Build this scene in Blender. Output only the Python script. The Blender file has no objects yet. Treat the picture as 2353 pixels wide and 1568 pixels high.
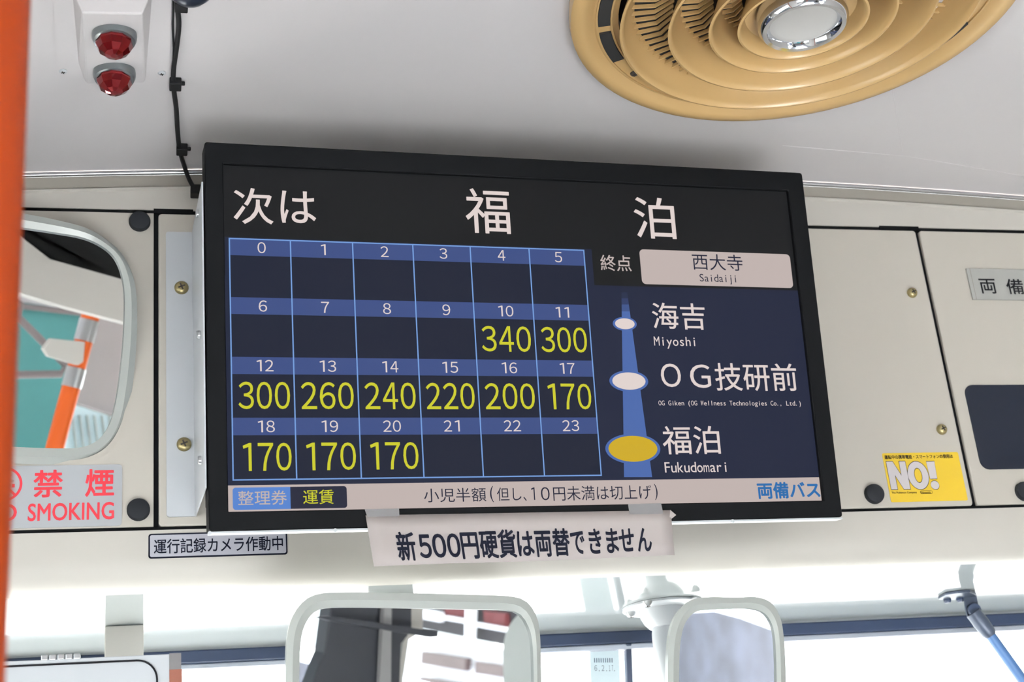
import bpy, bmesh, math, random
from mathutils import Vector, Matrix
random.seed(4)
SC = bpy.context.scene
COL = SC.collection
# ------------------------------------------------------------------ camera
W, H, F = 2353, 1568, 3450.0
_up = Vector((-819, -8499, F)).normalized()
_x = Vector((14100, 45, F)); _x = (_x - _up * _x.dot(_up)).normalized()
_fw = _up.cross(_x)
CAM = Vector((-0.576, 0.0, 1.45))
RIGHT = Vector((_x[0], _fw[0], _up[0])); DOWN = Vector((_x[1], _fw[1], _up[1])); VIEW = Vector((_x[2], _fw[2], _up[2]))
cam_data = bpy.data.cameras.new('camera'); cam = bpy.data.objects.new('camera', cam_data); COL.objects.link(cam)
cam.matrix_world = Matrix(((RIGHT[0], -DOWN[0], -VIEW[0], CAM[0]), (RIGHT[1], -DOWN[1], -VIEW[1], CAM[1]),
                           (RIGHT[2], -DOWN[2], -VIEW[2], CAM[2]), (0, 0, 0, 1)))
cam_data.sensor_width = 36.0; cam_data.lens = F / W * 36.0; cam_data.clip_start = 0.02
cam_data.dof.use_dof = True; cam_data.dof.focus_distance = 1.60; cam_data.dof.aperture_fstop = 9.0
SC.camera = cam
# ------------------------------------------------------------------ sky, window portals, exposure
SKY = 3.0
world = bpy.data.worlds.new('sky'); SC.world = world; world.use_nodes = True
bg = world.node_tree.nodes['Background']; bg.inputs[0].default_value = (0.93, 0.975, 1.0, 1); bg.inputs[1].default_value = SKY
SC.view_settings.view_transform = 'Standard'; SC.view_settings.look = 'None'
SC.view_settings.exposure = 0.42; SC.view_settings.gamma = 1.0; SC.view_settings.use_curve_mapping = False
SC.cycles.use_denoising = True
SC.cycles.max_bounces = 14; SC.cycles.diffuse_bounces = 8; SC.cycles.glossy_bounces = 6; SC.cycles.transparent_max_bounces = 16
SC.cycles.sample_clamp_indirect = 8.0
def portal(name, loc, nrm, sx, sy):
    l = bpy.data.lights.new(name, 'AREA'); l.shape = 'RECTANGLE'; l.size = sx; l.size_y = sy; l.cycles.is_portal = True
    o = bpy.data.objects.new(name, l); COL.objects.link(o)
    o.matrix_world = Matrix.Translation(loc) @ Vector(nrm).to_track_quat('-Z', 'Y').to_matrix().to_4x4()
    return o
portal('window_portal', (-1.17, -1.52, 1.42), (1, 0, 0), 1.05, 1.85)
portal('window_portal', (1.17, -1.15, 1.27), (-1, 0, 0), 1.35, 1.6)
portal('window_portal', (-1.17, .825, 1.42), (1, 0, 0), 1.05, .95)
portal('window_portal', (0, 2.02, 1.30), (0, -1, 0), 2.2, 1.0)

sun_d = bpy.data.lights.new('sun', 'SUN'); sun_d.energy = 320.0; sun_d.angle = math.radians(1.5); sun_d.color = (1, .97, .93)
sun = bpy.data.objects.new('sun', sun_d); COL.objects.link(sun)
sun.rotation_euler = Vector((-0.70, 0.0, -0.71)).to_track_quat('-Z', 'Y').to_euler()

# ------------------------------------------------------------------ helpers
def lin(c):
    r = []
    for v in c:
        v /= 255.0
        r.append(v / 12.92 if v <= 0.04045 else ((v + 0.055) / 1.055) ** 2.4)
    return (*r, 1.0)
MATS = {}
def mat(name, rgb, rough=0.5, metal=0.0, spec=0.5, coat=0.0, var=0.04, scale=9.0, bump=0.0, emit=None, trans=0.0):
    if name in MATS: return MATS[name]
    m = bpy.data.materials.new(name); m.use_nodes = True; MATS[name] = m
    nt = m.node_tree; b = nt.nodes['Principled BSDF']
    b.inputs['Roughness'].default_value = rough; b.inputs['Metallic'].default_value = metal
    b.inputs['Specular IOR Level'].default_value = spec; b.inputs['Coat Weight'].default_value = coat
    b.inputs['Coat Roughness'].default_value = 0.05
    c = lin(rgb); b.inputs['Base Color'].default_value = c
    if var or bump:
        tc = nt.nodes.new('ShaderNodeTexCoord'); nz = nt.nodes.new('ShaderNodeTexNoise')
        nz.inputs['Scale'].default_value = scale; nz.inputs['Detail'].default_value = 5
        nt.links.new(tc.outputs['Object'], nz.inputs['Vector'])
        if var:
            mx = nt.nodes.new('ShaderNodeMix'); mx.data_type = 'RGBA'
            mx.inputs[6].default_value = tuple(v * (1 - var) for v in c[:3]) + (1,)
            mx.inputs[7].default_value = tuple(min(1, v * (1 + var)) for v in c[:3]) + (1,)
            nt.links.new(nz.outputs['Fac'], mx.inputs[0]); nt.links.new(mx.outputs[2], b.inputs['Base Color'])
        if bump:
            bp = nt.nodes.new('ShaderNodeBump'); bp.inputs['Strength'].default_value = bump; bp.inputs['Distance'].default_value = 0.01
            nt.links.new(nz.outputs['Fac'], bp.inputs['Height']); nt.links.new(bp.outputs[0], b.inputs['Normal'])
    if emit:
        b.inputs['Emission Color'].default_value = lin(emit); b.inputs['Emission Strength'].default_value = 2 ** -0.42
    return m
def screen_mat(name, rgb):
    return mat('display_' + name, (3, 3, 3), rough=0.45, spec=0.07, var=0, emit=rgb)
def glass_mat(name, tint=(0.94, 0.97, 0.96), gloss=0.06):
    m = bpy.data.materials.new(name); m.use_nodes = True; nt = m.node_tree; nt.nodes.clear()
    o = nt.nodes.new('ShaderNodeOutputMaterial'); t = nt.nodes.new('ShaderNodeBsdfTransparent'); g = nt.nodes.new('ShaderNodeBsdfGlossy')
    mx = nt.nodes.new('ShaderNodeMixShader'); t.inputs[0].default_value = (*tint, 1); g.inputs['Roughness'].default_value = 0.02
    mx.inputs[0].default_value = gloss
    nt.links.new(t.outputs[0], mx.inputs[1]); nt.links.new(g.outputs[0], mx.inputs[2]); nt.links.new(mx.outputs[0], o.inputs[0]); return m
M = {
 'ceiling': mat('painted_ceiling', (209, 205, 207), 0.55, var=0.02, scale=3),
 'cream': mat('cream_paint', (186, 182, 176), 0.5, var=0.03, scale=6),
 'panel': mat('beige_panel_paint', (179, 174, 166), 0.5, var=0.03, scale=5),
 'soffit': mat('glossy_white_paint', (150, 155, 157), 0.07, var=0.02, scale=4, bump=0.02),
 'white': mat('white_painted_steel', (186, 190, 196), 0.35, var=0.02),
 'gap': mat('gap_shade_black', (10, 11, 13), 0.8, spec=0.05, var=0),
 'rail': mat('aluminium_rail', (196, 196, 200), 0.18, metal=0.85, var=0),
 'groove': mat('grey_groove_paint', (122, 117, 110), 0.6, var=0.03),
 'floor': mat('grey_vinyl_floor', (204, 204, 210), 0.6, var=0.06),
 'wall': mat('interior_wall', (140, 135, 130), 0.6, var=0.03),
 'ground': mat('asphalt', (66, 66, 67), 0.9, var=0.15),
 'bezel': mat('black_bezel_plastic', (11, 12, 14), 0.65, spec=0.06, var=0.05, scale=60),
 'rubber': mat('black_rubber', (26, 28, 32), 0.75, spec=0.15, var=0.06, scale=60),
 'cable': mat('black_cable', (18, 18, 20), 0.6, spec=0.15, var=0),
 'brass': mat('brass_screw', (150, 138, 100), 0.35, metal=0.8, var=0.1, scale=200),
 'steel': mat('steel', (190, 192, 195), 0.3, metal=0.9, var=0.03),
 'slotdark': mat('screw_slot', (40, 34, 30), 0.7, var=0),
 'orange': mat('orange_handrail', (106, 34, 0), 0.5, spec=0.12, var=0.02),
 'orangepost': mat('orange_post_brightened', (196, 84, 22), 0.45, spec=0.3, var=0.02),  # lit copy of the handrail orange; extra brightness sits in the colour
 'fan': mat('aged_beige_plastic', (174, 143, 98), 0.27, var=0.03, scale=7),
 'black': mat('black_matte', (12, 12, 13), 0.8, var=0),
 'chrome': mat('chrome', (225, 228, 235), 0.07, metal=1.0, var=0),
 'disc': mat('grey_disc', (176, 174, 172), 0.4, var=0.02),
 'ring': mat('zinc_ring', (124, 129, 132), 0.28, metal=0.9, var=0.03),
 'red': mat('red_glass', (98, 3, 8), 0.08, metal=0.7, coat=0.2, var=0.3, scale=60),
 'mirror': mat('mirror', (238, 240, 242), 0.0, metal=1.0, var=0),
 'frame': mat('mirror_frame_plastic', (154, 158, 155), 0.3, var=0.02),
 'navy': mat('navy_with_glare', (34, 48, 74), 0.5, var=0.04),  # windscreen flare over the dark seal is put into this navy
 'blue': mat('blue_grey_paint', (62, 98, 144), 0.4, var=0.05),
 'strutgrey': mat('grey_strut_metal', (62, 70, 86), 0.4, metal=0.3, var=0.1, scale=60),
 'silver': mat('silver_trim', (190, 195, 208), 0.3, metal=0.4, var=0),
 'paper': mat('paper', (158, 150, 149), 0.8, spec=0.2, var=0.02),
 'tape': mat('translucent_tape', (96, 94, 96), 0.35, var=0.08, scale=80),
 'ink': mat('dark_ink', (14, 17, 30), 0.7, spec=0.1, var=0),
 'blackink': mat('black_ink', (20, 20, 24), 0.7, spec=0.1, var=0),
 'redink': mat('red_ink', (180, 28, 44), 0.5, var=0),
 'greyplate': mat('grey_sign_plate', (160, 163, 168), 0.45, var=0.02),
 'silverplate': mat('silver_label', (168, 168, 178), 0.35, var=0.03),
 'alu': mat('brushed_name_plate', (150, 150, 147), 0.4, var=0.03),
 'yellow': mat('yellow_sticker', (204, 172, 40), 0.4, var=0.01),
 'stickerwhite': mat('sticker_white', (196, 190, 194), 0.4, var=0),
 'tint': mat('dark_panel_glass', (24, 28, 38), 0.3, spec=0.12, var=0),
 'brown': mat('brown_tape', (112, 62, 46), 0.5, var=0.05),
 'teal': mat('teal_vinyl', (70, 132, 132), 0.55, var=0.12, scale=4),
 'bracketgrey': mat('grey_metal', (120, 112, 112), 0.4, metal=0.5, var=0.05),
 'dark': mat('dark_pillar_cover', (46, 48, 56), 0.5, var=0.08),
 'dashgrey': mat('dashboard_grey', (104, 104, 106), 0.6, var=0.04),
 'grey': mat('mid_grey_plastic', (140, 138, 140), 0.45, var=0.04),
 'lilac': mat('grey_lining', (150, 140, 140), 0.6, var=0.04),
 'quilt': mat('pale_blue_vinyl', (196, 214, 220), 0.5, var=0.04),
 'houseframe': mat('white_house_frame', (215, 215, 220), 0.6, var=0),
 'housepane': mat('brown_pane', (74, 58, 58), 0.4, var=0.1, scale=3),
 'housedark': mat('dark_facade', (26, 23, 30), 0.7, var=0.4, scale=2),
 'housered': mat('dark_red_facade', (74, 10, 18), 0.7, var=0.2, scale=2),
 'skysticker': mat('pale_blue_sticker', (224, 240, 248), 0.5, var=0.08, scale=40),
 'stickerink': mat('grey_sticker_ink', (90, 110, 130), 0.6, var=0),
}
GLASS = glass_mat('clear_glass')
WLOC = {None: Vector((0, 0, 0))}
def props(o, label=None, cat=None, group=None, kind=None):
    if label: o['label'] = label
    if cat: o['category'] = cat
    if group: o['group'] = group
    if kind: o['kind'] = kind
    return o
def thing(name, loc, label, cat, group=None):
    o = bpy.data.objects.new(name, None); COL.objects.link(o); o.location = loc; o.empty_display_size = 0.05
    WLOC[o.name] = Vector(loc); return props(o, label, cat, group)
def obj(name, bm, mats, parent=None, smooth=False, bevel=0.0, label=None, cat=None, group=None, kind=None, origin=None):
    """links bm (in world coordinates) as one mesh object"""
    bmesh.ops.recalc_face_normals(bm, faces=bm.faces)
    me = bpy.data.meshes.new(name); bm.to_mesh(me); bm.free()
    for m in (mats if isinstance(mats, (list, tuple)) else [mats]): me.materials.append(m)
    if origin is None:
        co = [v.co for v in me.vertices]
        origin = Vector([(min(c[i] for c in co) + max(c[i] for c in co)) / 2 for i in range(3)])
    me.transform(Matrix.Translation(-Vector(origin)))
    o = bpy.data.objects.new(name, me); COL.objects.link(o)
    WLOC[o.name] = Vector(origin)
    if parent is not None: o.parent = parent; o.location = Vector(origin) - WLOC[parent.name]
    else: o.location = origin
    if smooth:
        for p in me.polygons: p.use_smooth = True
        try: me.set_sharp_from_angle(angle=math.radians(38))
        except Exception: pass
    if bevel:
        md = o.modifiers.new('bevel', 'BEVEL'); md.width = bevel; md.segments = 2; md.limit_method = 'ANGLE'; md.angle_limit = math.radians(40)
    return props(o, label, cat, group, kind)
def ray(px, py):
    d = (RIGHT * (px - W / 2) + DOWN * (py - H / 2) + VIEW * F); return d
def at(px, py, y):            # point seen at a pixel, at forward distance y
    d = ray(px, py); return CAM + d * (y / d.y)
def atz(px, py, z):           # same, at height z above the camera
    d = ray(px, py); return CAM + d * (z / d.z)
class Plane:
    def __init__(s, o, ex, ey):
        s.o, s.ex = Vector(o), Vector(ex).normalized(); ey = Vector(ey); s.ey = (ey - s.ex * ey.dot(s.ex)).normalized(); s.n = s.ex.cross(s.ey)
    def hit(s, px, py, h=0.0):
        d = ray(px, py); o = s.o + s.n * h; return CAM + d * ((o - CAM).dot(s.n) / d.dot(s.n))
    def px(s, px, py, h=0.0):
        p = s.hit(px, py, h) - s.o; return (p.dot(s.ex), p.dot(s.ey))
    def p3(s, a, b, h=0.0): return s.o + s.ex * a + s.ey * b + s.n * h
class Patch:                  # a sheet given by four corners, with a gentle wave
    def __init__(s, tl, tr, br, bl, wave=0.0):
        s.c = (tl, tr, br, bl); s.n = (tr - tl).cross(tl - bl).normalized(); s.w = wave
    def p3(s, a, b, h=0.0):
        tl, tr, br, bl = s.c; u = a; v = 1 - b
        p = (tl * (1 - u) + tr * u) * (1 - v) + (bl * (1 - u) + br * u) * v
        return p + s.n * (h + s.w * v * math.sin(u * 7.0 + 0.6))
def loft(bm, loops, cap0=True, cap1=True, mi=0, closed=True):
    rows = [[bm.verts.new(p) for p in lp] for lp in loops]; n = len(rows[0])
    for r0, r1 in zip(rows, rows[1:]):
        for i in range(n if closed else n - 1):
            f = bm.faces.new((r0[i], r0[(i + 1) % n], r1[(i + 1) % n], r1[i])); f.material_index = mi
    if cap0: bm.faces.new(rows[0]).material_index = mi
    if cap1: bm.faces.new(rows[-1][::-1]).material_index = mi
    return rows
def slab(bm, pl, pts, h0, h1, mi=0):
    loft(bm, [[pl.p3(a, b, h0) for a, b in pts], [pl.p3(a, b, h1) for a, b in pts]], mi=mi)
def sheet(bm, pl, pts, h, mi=0):
    f = bm.faces.new([bm.verts.new(pl.p3(a, b, h)) for a, b in pts]); f.material_index = mi
def rect(a0, b0, a1, b1): return [(a0, b0), (a1, b0), (a1, b1), (a0, b1)]
def rrect(a0, b0, a1, b1, r, n=6):
    pts = []
    for cx, cy, s in ((a1 - r, b1 - r, 0), (a0 + r, b1 - r, 90), (a0 + r, b0 + r, 180), (a1 - r, b0 + r, 270)):
        for i in range(n + 1):
            t = math.radians(s + 90 * i / n); pts.append((cx + r * math.cos(t), cy + r * math.sin(t)))
    return pts
def ell(cx, cy, rx, ry, n=40): return [(cx + rx * math.cos(2 * math.pi * i / n), cy + ry * math.sin(2 * math.pi * i / n)) for i in range(n)]
def box(bm, p0, p1, mi=0):
    x0, y0, z0 = p0; x1, y1, z1 = p1
    loft(bm, [[Vector((x, y, z)) for x, y in ((x0, y0), (x1, y0), (x1, y1), (x0, y1))] for z in (z0, z1)], mi=mi)
def rbox(p0, p1): bm = bmesh.new(); box(bm, p0, p1); return bm
def resample(pts, n, closed=True):
    P = [Vector((*p, 0)) if len(p) == 2 else Vector(p) for p in pts]
    if closed: P = P + [P[0]]
    L = [0.0]
    for a, b in zip(P, P[1:]): L.append(L[-1] + (b - a).length)
    out = []; j = 0; m = n if closed else n - 1
    for i in range(n):
        t = L[-1] * i / m
        while j < len(L) - 2 and L[j + 1] < t: j += 1
        k = (t - L[j]) / max(1e-9, L[j + 1] - L[j]); q = P[j].lerp(P[j + 1], min(1, k)); out.append(q)
    return out
def spline(pts, per=8, closed=False):
    P = [Vector(p) if len(p) == 3 else Vector((*p, 0)) for p in pts]; n = len(P); out = []
    rng = n if closed else n - 1
    for i in range(rng):
        g = lambda k: P[k % n] if closed else P[max(0, min(n - 1, k))]
        p0, p1, p2, p3 = g(i - 1), g(i), g(i + 1), g(i + 2)
        for s in range(per):
            t = s / per
            out.append(0.5 * ((2 * p1) + (p2 - p0) * t + (2 * p0 - 5 * p1 + 4 * p2 - p3) * t * t + (3 * p1 - p0 - 3 * p2 + p3) * t ** 3))
    if not closed: out.append(P[-1])
    return out
def tube(bm, path, r, seg=12, mi=0, closed=False):
    path = [Vector(p) for p in path]; loops = []; n = len(path); prev = None
    for i, p in enumerate(path):
        d = (path[min(n - 1, i + 1)] - path[max(0, i - 1)]).normalized()
        u = prev - d * prev.dot(d) if prev else d.orthogonal()
        u.normalize(); prev = u; v = d.cross(u); rr = r[i] if isinstance(r, (list, tuple)) else r
        loops.append([p + (u * math.cos(2 * math.pi * k / seg) + v * math.sin(2 * math.pi * k / seg)) * rr for k in range(seg)])
    loft(bm, loops, mi=mi)
def lathe(bm, o, ax, prof, seg=48, mi=0, cap0=False, cap1=False, ring=False):
    """prof: (radius, distance along ax)"""
    ax = Vector(ax).normalized(); u = ax.orthogonal().normalized(); v = ax.cross(u)
    loops = [[o + ax * z + (u * math.cos(2 * math.pi * k / seg) + v * math.sin(2 * math.pi * k / seg)) * r for k in range(seg)] for r, z in prof]
    if ring: loops.append(loops[0])
    if ring:
        rows = [[bm.verts.new(p) for p in lp] for lp in loops[:-1]]; rows.append(rows[0])
        for r0, r1 in zip(rows, rows[1:]):
            for i in range(seg): bm.faces.new((r0[i], r0[(i + 1) % seg], r1[(i + 1) % seg], r1[i])).material_index = mi
    else: loft(bm, loops, cap0, cap1, mi)
_oo = [(.5 + .5 * math.cos(math.pi * i / 24), .5 + .5 * math.sin(math.pi * i / 24)) for i in range(48)] + [(.5 + .19 * math.cos(math.pi * i / 24), .5 + .27 * math.sin(math.pi * i / 24)) for i in range(48)]
_ex = [(.5 + .5 * math.cos(math.pi * i / 12), .15 + .15 * math.sin(math.pi * i / 12)) for i in range(24)]
DRAWN = {   # outlines drawn by hand: the footless digit one, and the fat letters of the yellow sticker
 '1': ([(.20, 0), (.30, 0), (.30, .73), (.22, .73), (.0, .66), (.02, .585), (.20, .635)], [(0, 1, 2, 6), (2, 3, 4, 5, 6)]),
 'fatN': ([(0, 0), (.33, 0), (.33, .52), (.66, 0), (1, 0), (1, 1), (.67, 1), (.67, .48), (.34, 1), (0, 1)], [(0, 1, 2, 8, 9), (3, 4, 5, 6, 7), (2, 3, 7, 8)]),
 'fatO': (_oo, [(i, (i + 1) % 48, 48 + (i + 1) % 48, 48 + i) for i in range(48)]),
 'fat!': ([(.08, .38), (.92, .38), (1.0, 1), (0, 1)] + _ex, [(0, 1, 2, 3), tuple(range(4, 28))]),
}
_TC = {}
_fc = bpy.data.curves.new('lettering_source', 'FONT'); _fo = bpy.data.objects.new('lettering_source', _fc); COL.objects.link(_fo)
def glyphs(s, bold=0.0, spacing=1.0):
    bold = 0.0; k = (s, bold, spacing)
    if k not in _TC and s in DRAWN:
        vs, fs = DRAWN[s]; xs = [v[0] for v in vs]; ys = [v[1] for v in vs]; _TC[k] = (vs, fs, min(xs), max(xs), min(ys), max(ys))
    if k not in _TC:
        _fc.body = ''.join(chr(0xFF10 + ord(c) - 48) for c in s) if s.isascii() and s.isdigit() else s 
        _fc.space_character = spacing; _fc.resolution_u = 4
        dg = bpy.context.evaluated_depsgraph_get(); dg.update()
        me = bpy.data.meshes.new_from_object(_fo.evaluated_get(dg))
        vs = [(v.co.x, v.co.y) for v in me.vertices]; fs = [tuple(p.vertices) for p in me.polygons]; bpy.data.meshes.remove(me)
        xs = [v[0] for v in vs]; ys = [v[1] for v in vs]
        _TC[k] = (vs, fs, min(xs), max(xs), min(ys), max(ys))
    return _TC[k]
def text(bm, pl, s, a0, b0, a1, b1, h, mi=0, bold=0.0, spacing=1.0):
    """writes s so that its ink fills the box a0..a1, b0..b1 of a plane"""
    vs, fs, x0, x1, y0, y1 = glyphs(s, bold, spacing)
    kx = (a1 - a0) / (x1 - x0); ky = (b1 - b0) / (y1 - y0)
    dirs = [(0, 0)] + ([(math.cos(math.pi * i / 4), math.sin(math.pi * i / 4)) for i in range(8)] if bold else [])
    for i, (dx, dy) in enumerate(dirs):       # heavier weights: the stroke is widened on every side
        V = [bm.verts.new(pl.p3(a0 + (x - x0 + dx * bold) * kx, b0 + (y - y0 + dy * bold) * ky, h + i * 1.5e-5)) for x, y in vs]
        for f in fs:
            try: bm.faces.new([V[j] for j in f]).material_index = mi
            except ValueError: pass
def textpx(bm, pl, s, cx, cy, w, hh, h, mi=0, bold=0.0, spacing=1.0):
    a0 = pl.px(cx - w / 2, cy, h)[0]; a1 = pl.px(cx + w / 2, cy, h)[0]; b0 = pl.px(cx, cy + hh / 2, h)[1]; b1 = pl.px(cx, cy - hh / 2, h)[1]
    text(bm, pl, s, a0, b0, a1, b1, h, mi, bold, spacing)
def monopx(bm, pl, s, cx, cy, w, cap, h, mi=0, bold=0.0):
    """condensed fixed-pitch line, cap = capital height in pixels, cy = middle of the capitals"""
    a0 = pl.px(cx - w / 2, cy, h)[0]; a1 = pl.px(cx + w / 2, cy, h)[0]; b0 = pl.px(cx, cy + cap / 2, h)[1]; b1 = pl.px(cx, cy - cap / 2, h)[1]
    pitch = (a1 - a0) / (len(s) - 0.12); k = (b1 - b0) / 0.727
    for i, ch in enumerate(s):
        if ch == ' ': continue
        vs, fs, x0, x1, y0, y1 = glyphs(ch, bold)
        gw = min((x1 - x0) * k, pitch * 0.86); c = a0 + pitch * (i + 0.44)
        if ch in '.,': c -= pitch * 0.2
        text(bm, pl, ch, c - gw / 2, b0 + y0 * k, c + gw / 2, b0 + y1 * k, h, mi, bold)
def screw(name, pl, px, py, r, parent, m, hh=0.004, h=0.0):
    a, b = pl.px(px, py, h); bm = bmesh.new(); o = pl.p3(a, b, h)
    lathe(bm, o, pl.n, [(r, 0), (r, hh * .35), (r * .8, hh * .8), (r * .45, hh), (0.0004, hh)], 20, cap1=True)
    for t in (0.4, 0.4 + math.pi / 2):
        d = pl.ex * math.cos(t) + pl.ey * math.sin(t); e = pl.n.cross(d)
        c = o + pl.n * (hh * 0.98)
        loft(bm, [[c + d * (sx * r * .5) + e * (sy * r * .11) + pl.n * k for sx, sy in ((-1, -1), (1, -1), (1, 1), (-1, 1))] for k in (-.0002, .0005)], mi=1)
    return obj(name, bm, [m, M['slotdark']], parent, smooth=True)
D = 1.6                                            # distance from the camera to the front panels
Z0 = CAM.z
WALL = Plane((CAM.x, D, Z0), (1, 0, 0), (0, 0, 1))
def crown(x): return Z0 + 0.900 - 0.045 * x * x    # ceiling height across the bus
SOF = Z0 + 0.387                                   # soffit height
CEIL = Plane((0, 0, Z0 + 0.895), (1, 0, 0), (0, -1, 0))
SOFP = Plane((0, 0, SOF), (1, 0, 0), (0, -1, 0))

# ------------------------------------------------------------------ bus shell
XS = [-1.15 + 2.3 * i / 46 for i in range(47)]
bm = bmesh.new()
loft(bm, [[Vector((x, y, crown(x))) for x in XS] for y in (-6, -4, -2, 0, 1.0, 1.56, D)], False, False, closed=False)
bm.faces.ensure_lookup_table()
loft(bm, [[Vector((x, y, crown(x) + .03)) for x in XS] for y in (-6, D)], False, False, closed=False)
obj('ceiling', bm, M['ceiling'], smooth=True, kind='structure')
obj('floor', rbox((-1.2, -6, -0.05), (1.2, 2.3, 0)), M['floor'], kind='structure')
def side_wall(name, s):
    bm = bmesh.new(); xi, xo = s * 1.15, s * 1.19
    a, b = min(xi, xo), max(xi, xo)
    sill = .9 if s < 0 else .6
    box(bm, (a, -6.04, 0), (b, 2.25, sill)); box(bm, (a, -6.04, 1.94), (b, 2.25, 2.40))
    for y0, y1 in ((-6.04, -2.45), (-.6, .35), (1.30, 2.25)) if s < 0 else ((-6.04, -1.95), (-.35, 2.25)): box(bm, (a, y0, sill), (b, y1, 1.94))  # unseen openings, spaced to shape the sun patch and sky fill
    return obj(name, bm, M['wall'], kind='structure')
side_wall('wall_left', -1); side_wall('wall_right', 1)
obj('wall_rear', rbox((-1.19, -6.04, 0), (1.19, -6.0, 2.4)), M['wall'], kind='structure')
for n, s in (('window_2', -1), ('window_3', 1)):
    bm = bmesh.new()
    for y0, y1, z1 in ((-2.45, -.6, 1.94), (.35, 1.30, 1.94)) if s < 0 else ((-1.95, -.35, 1.94),):
        box(bm, (s * 1.17 - .002, y0, .9 if s < 0 else .6), (s * 1.17 + .002, y1, z1))
    obj(n, bm, GLASS, kind='structure')
obj('ground', rbox((-40, -40, -0.95), (40, 40, -0.9)), M['ground'], kind='structure')
# header wall above and below the hatches
ZT, ZB = Z0 + 0.8285, Z0 + 0.4525
bm = bmesh.new()
def strip(bm, fz, mi=0):      # fz(x) -> list of (y, z)
    loft(bm, [[Vector((x, y, z)) for y, z in fz(x)] for x in XS], True, True, mi=mi)
strip(bm, lambda x: [(D, ZT + .0045), (D, crown(x) - .027), (D - .003, crown(x) - .0255), (D - .003, crown(x) - .024), (D + .05, crown(x) - .024), (D + .05, ZT + .0045)])
arc = [(D + .032 - .032 * math.cos(t), SOF + .032 - .032 * math.sin(t)) for t in [math.pi / 2 * i / 8 for i in range(9)]]
strip(bm, lambda x: [(D, ZB - .004)] + arc + [(D + .033, SOF + .003), (D + .033, ZB - .004)])
box(bm, (-1.15, D + .10, SOF + .03), (1.15, D + .12, Z0 + .9), 1)
box(bm, (-1.15, D + .0015, ZT + .0003), (1.15, D + .05, ZT + .0044), 1); box(bm, (-1.15, D + .0015, ZB - .0039), (1.15, D + .05, ZB - .0003), 1)  # black strips added so the open gaps between hatches read as shade
box(bm, (CAM.x + .0099, D - .0004, ZT + .0001), (CAM.x + .055, D + .02, ZT + .0062), 1); box(bm, (CAM.x + .935, D - .0004, ZT + .0001), (CAM.x + .992, D + .02, ZT + .0058), 1)  # black blocks thicken the painted gap shade at both ends
box(bm, (CAM.x + .0101, D + .002, ZB), (CAM.x + .0150, D + .02, ZT), 1); box(bm, (CAM.x + .9864, D + .004, ZB), (CAM.x + .9913, D + .02, ZT), 1)
obj('wall_front', bm, [M['cream'], M['gap']], smooth=True, kind='structure')
bm = bmesh.new(); strip(bm, lambda x: [(D + .001, crown(x) - .024), (D + .001, crown(x) - .006), (D + .03, crown(x) - .006), (D + .03, crown(x) - .024)])
obj('trim_4', bm, M['groove'], kind='structure')
bm = bmesh.new(); strip(bm, lambda x: [(D - .001 + .0030 * math.cos(t), crown(x) - .0036 + .0030 * math.sin(t)) for t in [math.pi * 2 * i / 10 for i in range(10)]])
obj('trim_1', bm, M['rail'], smooth=True, kind='structure')
for n, pts in (('trim_7', ((2050, 200), (2062, 275), (2074, 352))), ('trim_8', ((1800, 345), (2080, 362), (2420, 404)))):
    bm = bmesh.new(); P = [atz(x, y, .892) for x, y in pts]; P = [Vector((p.x, p.y, crown(p.x) + .0002)) for p in P]; tube(bm, P, .0005, 6); obj(n, bm, M['ceiling'], kind='structure')
# glossy soffit behind the header, curling down to the windscreen
YW = 1.935
bm = bmesh.new()
cv = [(D + .0318, SOF), (D + .1, SOF), (D + .2, SOF), (YW - .012, SOF), (YW - .010, SOF)] + [(YW - .010 + .008 * math.sin(t), SOF - .003 * (1 - math.cos(t))) for t in [math.pi / 2 * i / 4 for i in range(1, 5)]]
loft(bm, [[Vector((x, y, z)) for y, z in cv + [(YW + .01, SOF + .02), (D + .032, SOF + .02)]] for x in XS])
obj('trim_5', bm, M['soffit'], smooth=True, kind='structure')
obj('trim_2', rbox((-1.15, YW - .004, Z0 + .3675), (1.15, YW + .03, Z0 + .3845)), M['navy'], kind='structure', bevel=.002)
obj('trim_3', rbox((-1.15, YW - .002, Z0 + .3595), (1.15, YW + .02, Z0 + .3675)), M['silver'], kind='structure', bevel=.002)
bm = bmesh.new(); loft(bm, [[Vector((x, y, z)) for x, y, z in ((-1.15, YW + .008 + t, Z0 + .355), (1.15, YW + .008 + t, Z0 + .355), (1.15, 2.2 + t, .85), (-1.15, 2.2 + t, .85))] for t in (0, .005)])
obj('window_1', bm, GLASS, kind='structure')
obj('dashboard', rbox((-1.15, 1.75, .6), (1.15, 2.25, .85)), M['dashgrey'], kind='structure', bevel=.02)
obj('wall_front_lower', rbox((-1.15, 2.2, 0), (1.15, 2.25, .85)), M['wall'], kind='structure')
p = at(1446, 1500, YW); q = Vector((p.x, 2.2, .86)); p = Vector((p.x, YW + .003, Z0 + .3675))
bm = bmesh.new()
loft(bm, [[c + Vector((sx * .0040, sy * .006 , 0)) for sx, sy in ((-1, -1), (1, -1), (1, 1), (-1, 1))] for c in (p, q)])
obj('trim_6', bm, M['navy'], kind='structure', bevel=.001)

# ------------------------------------------------------------------ hatch panels
X0 = CAM.x
def panel_rect(a0, a1): return rrect(a0, ZB - Z0, a1, ZT - Z0, .004, 3)
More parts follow.
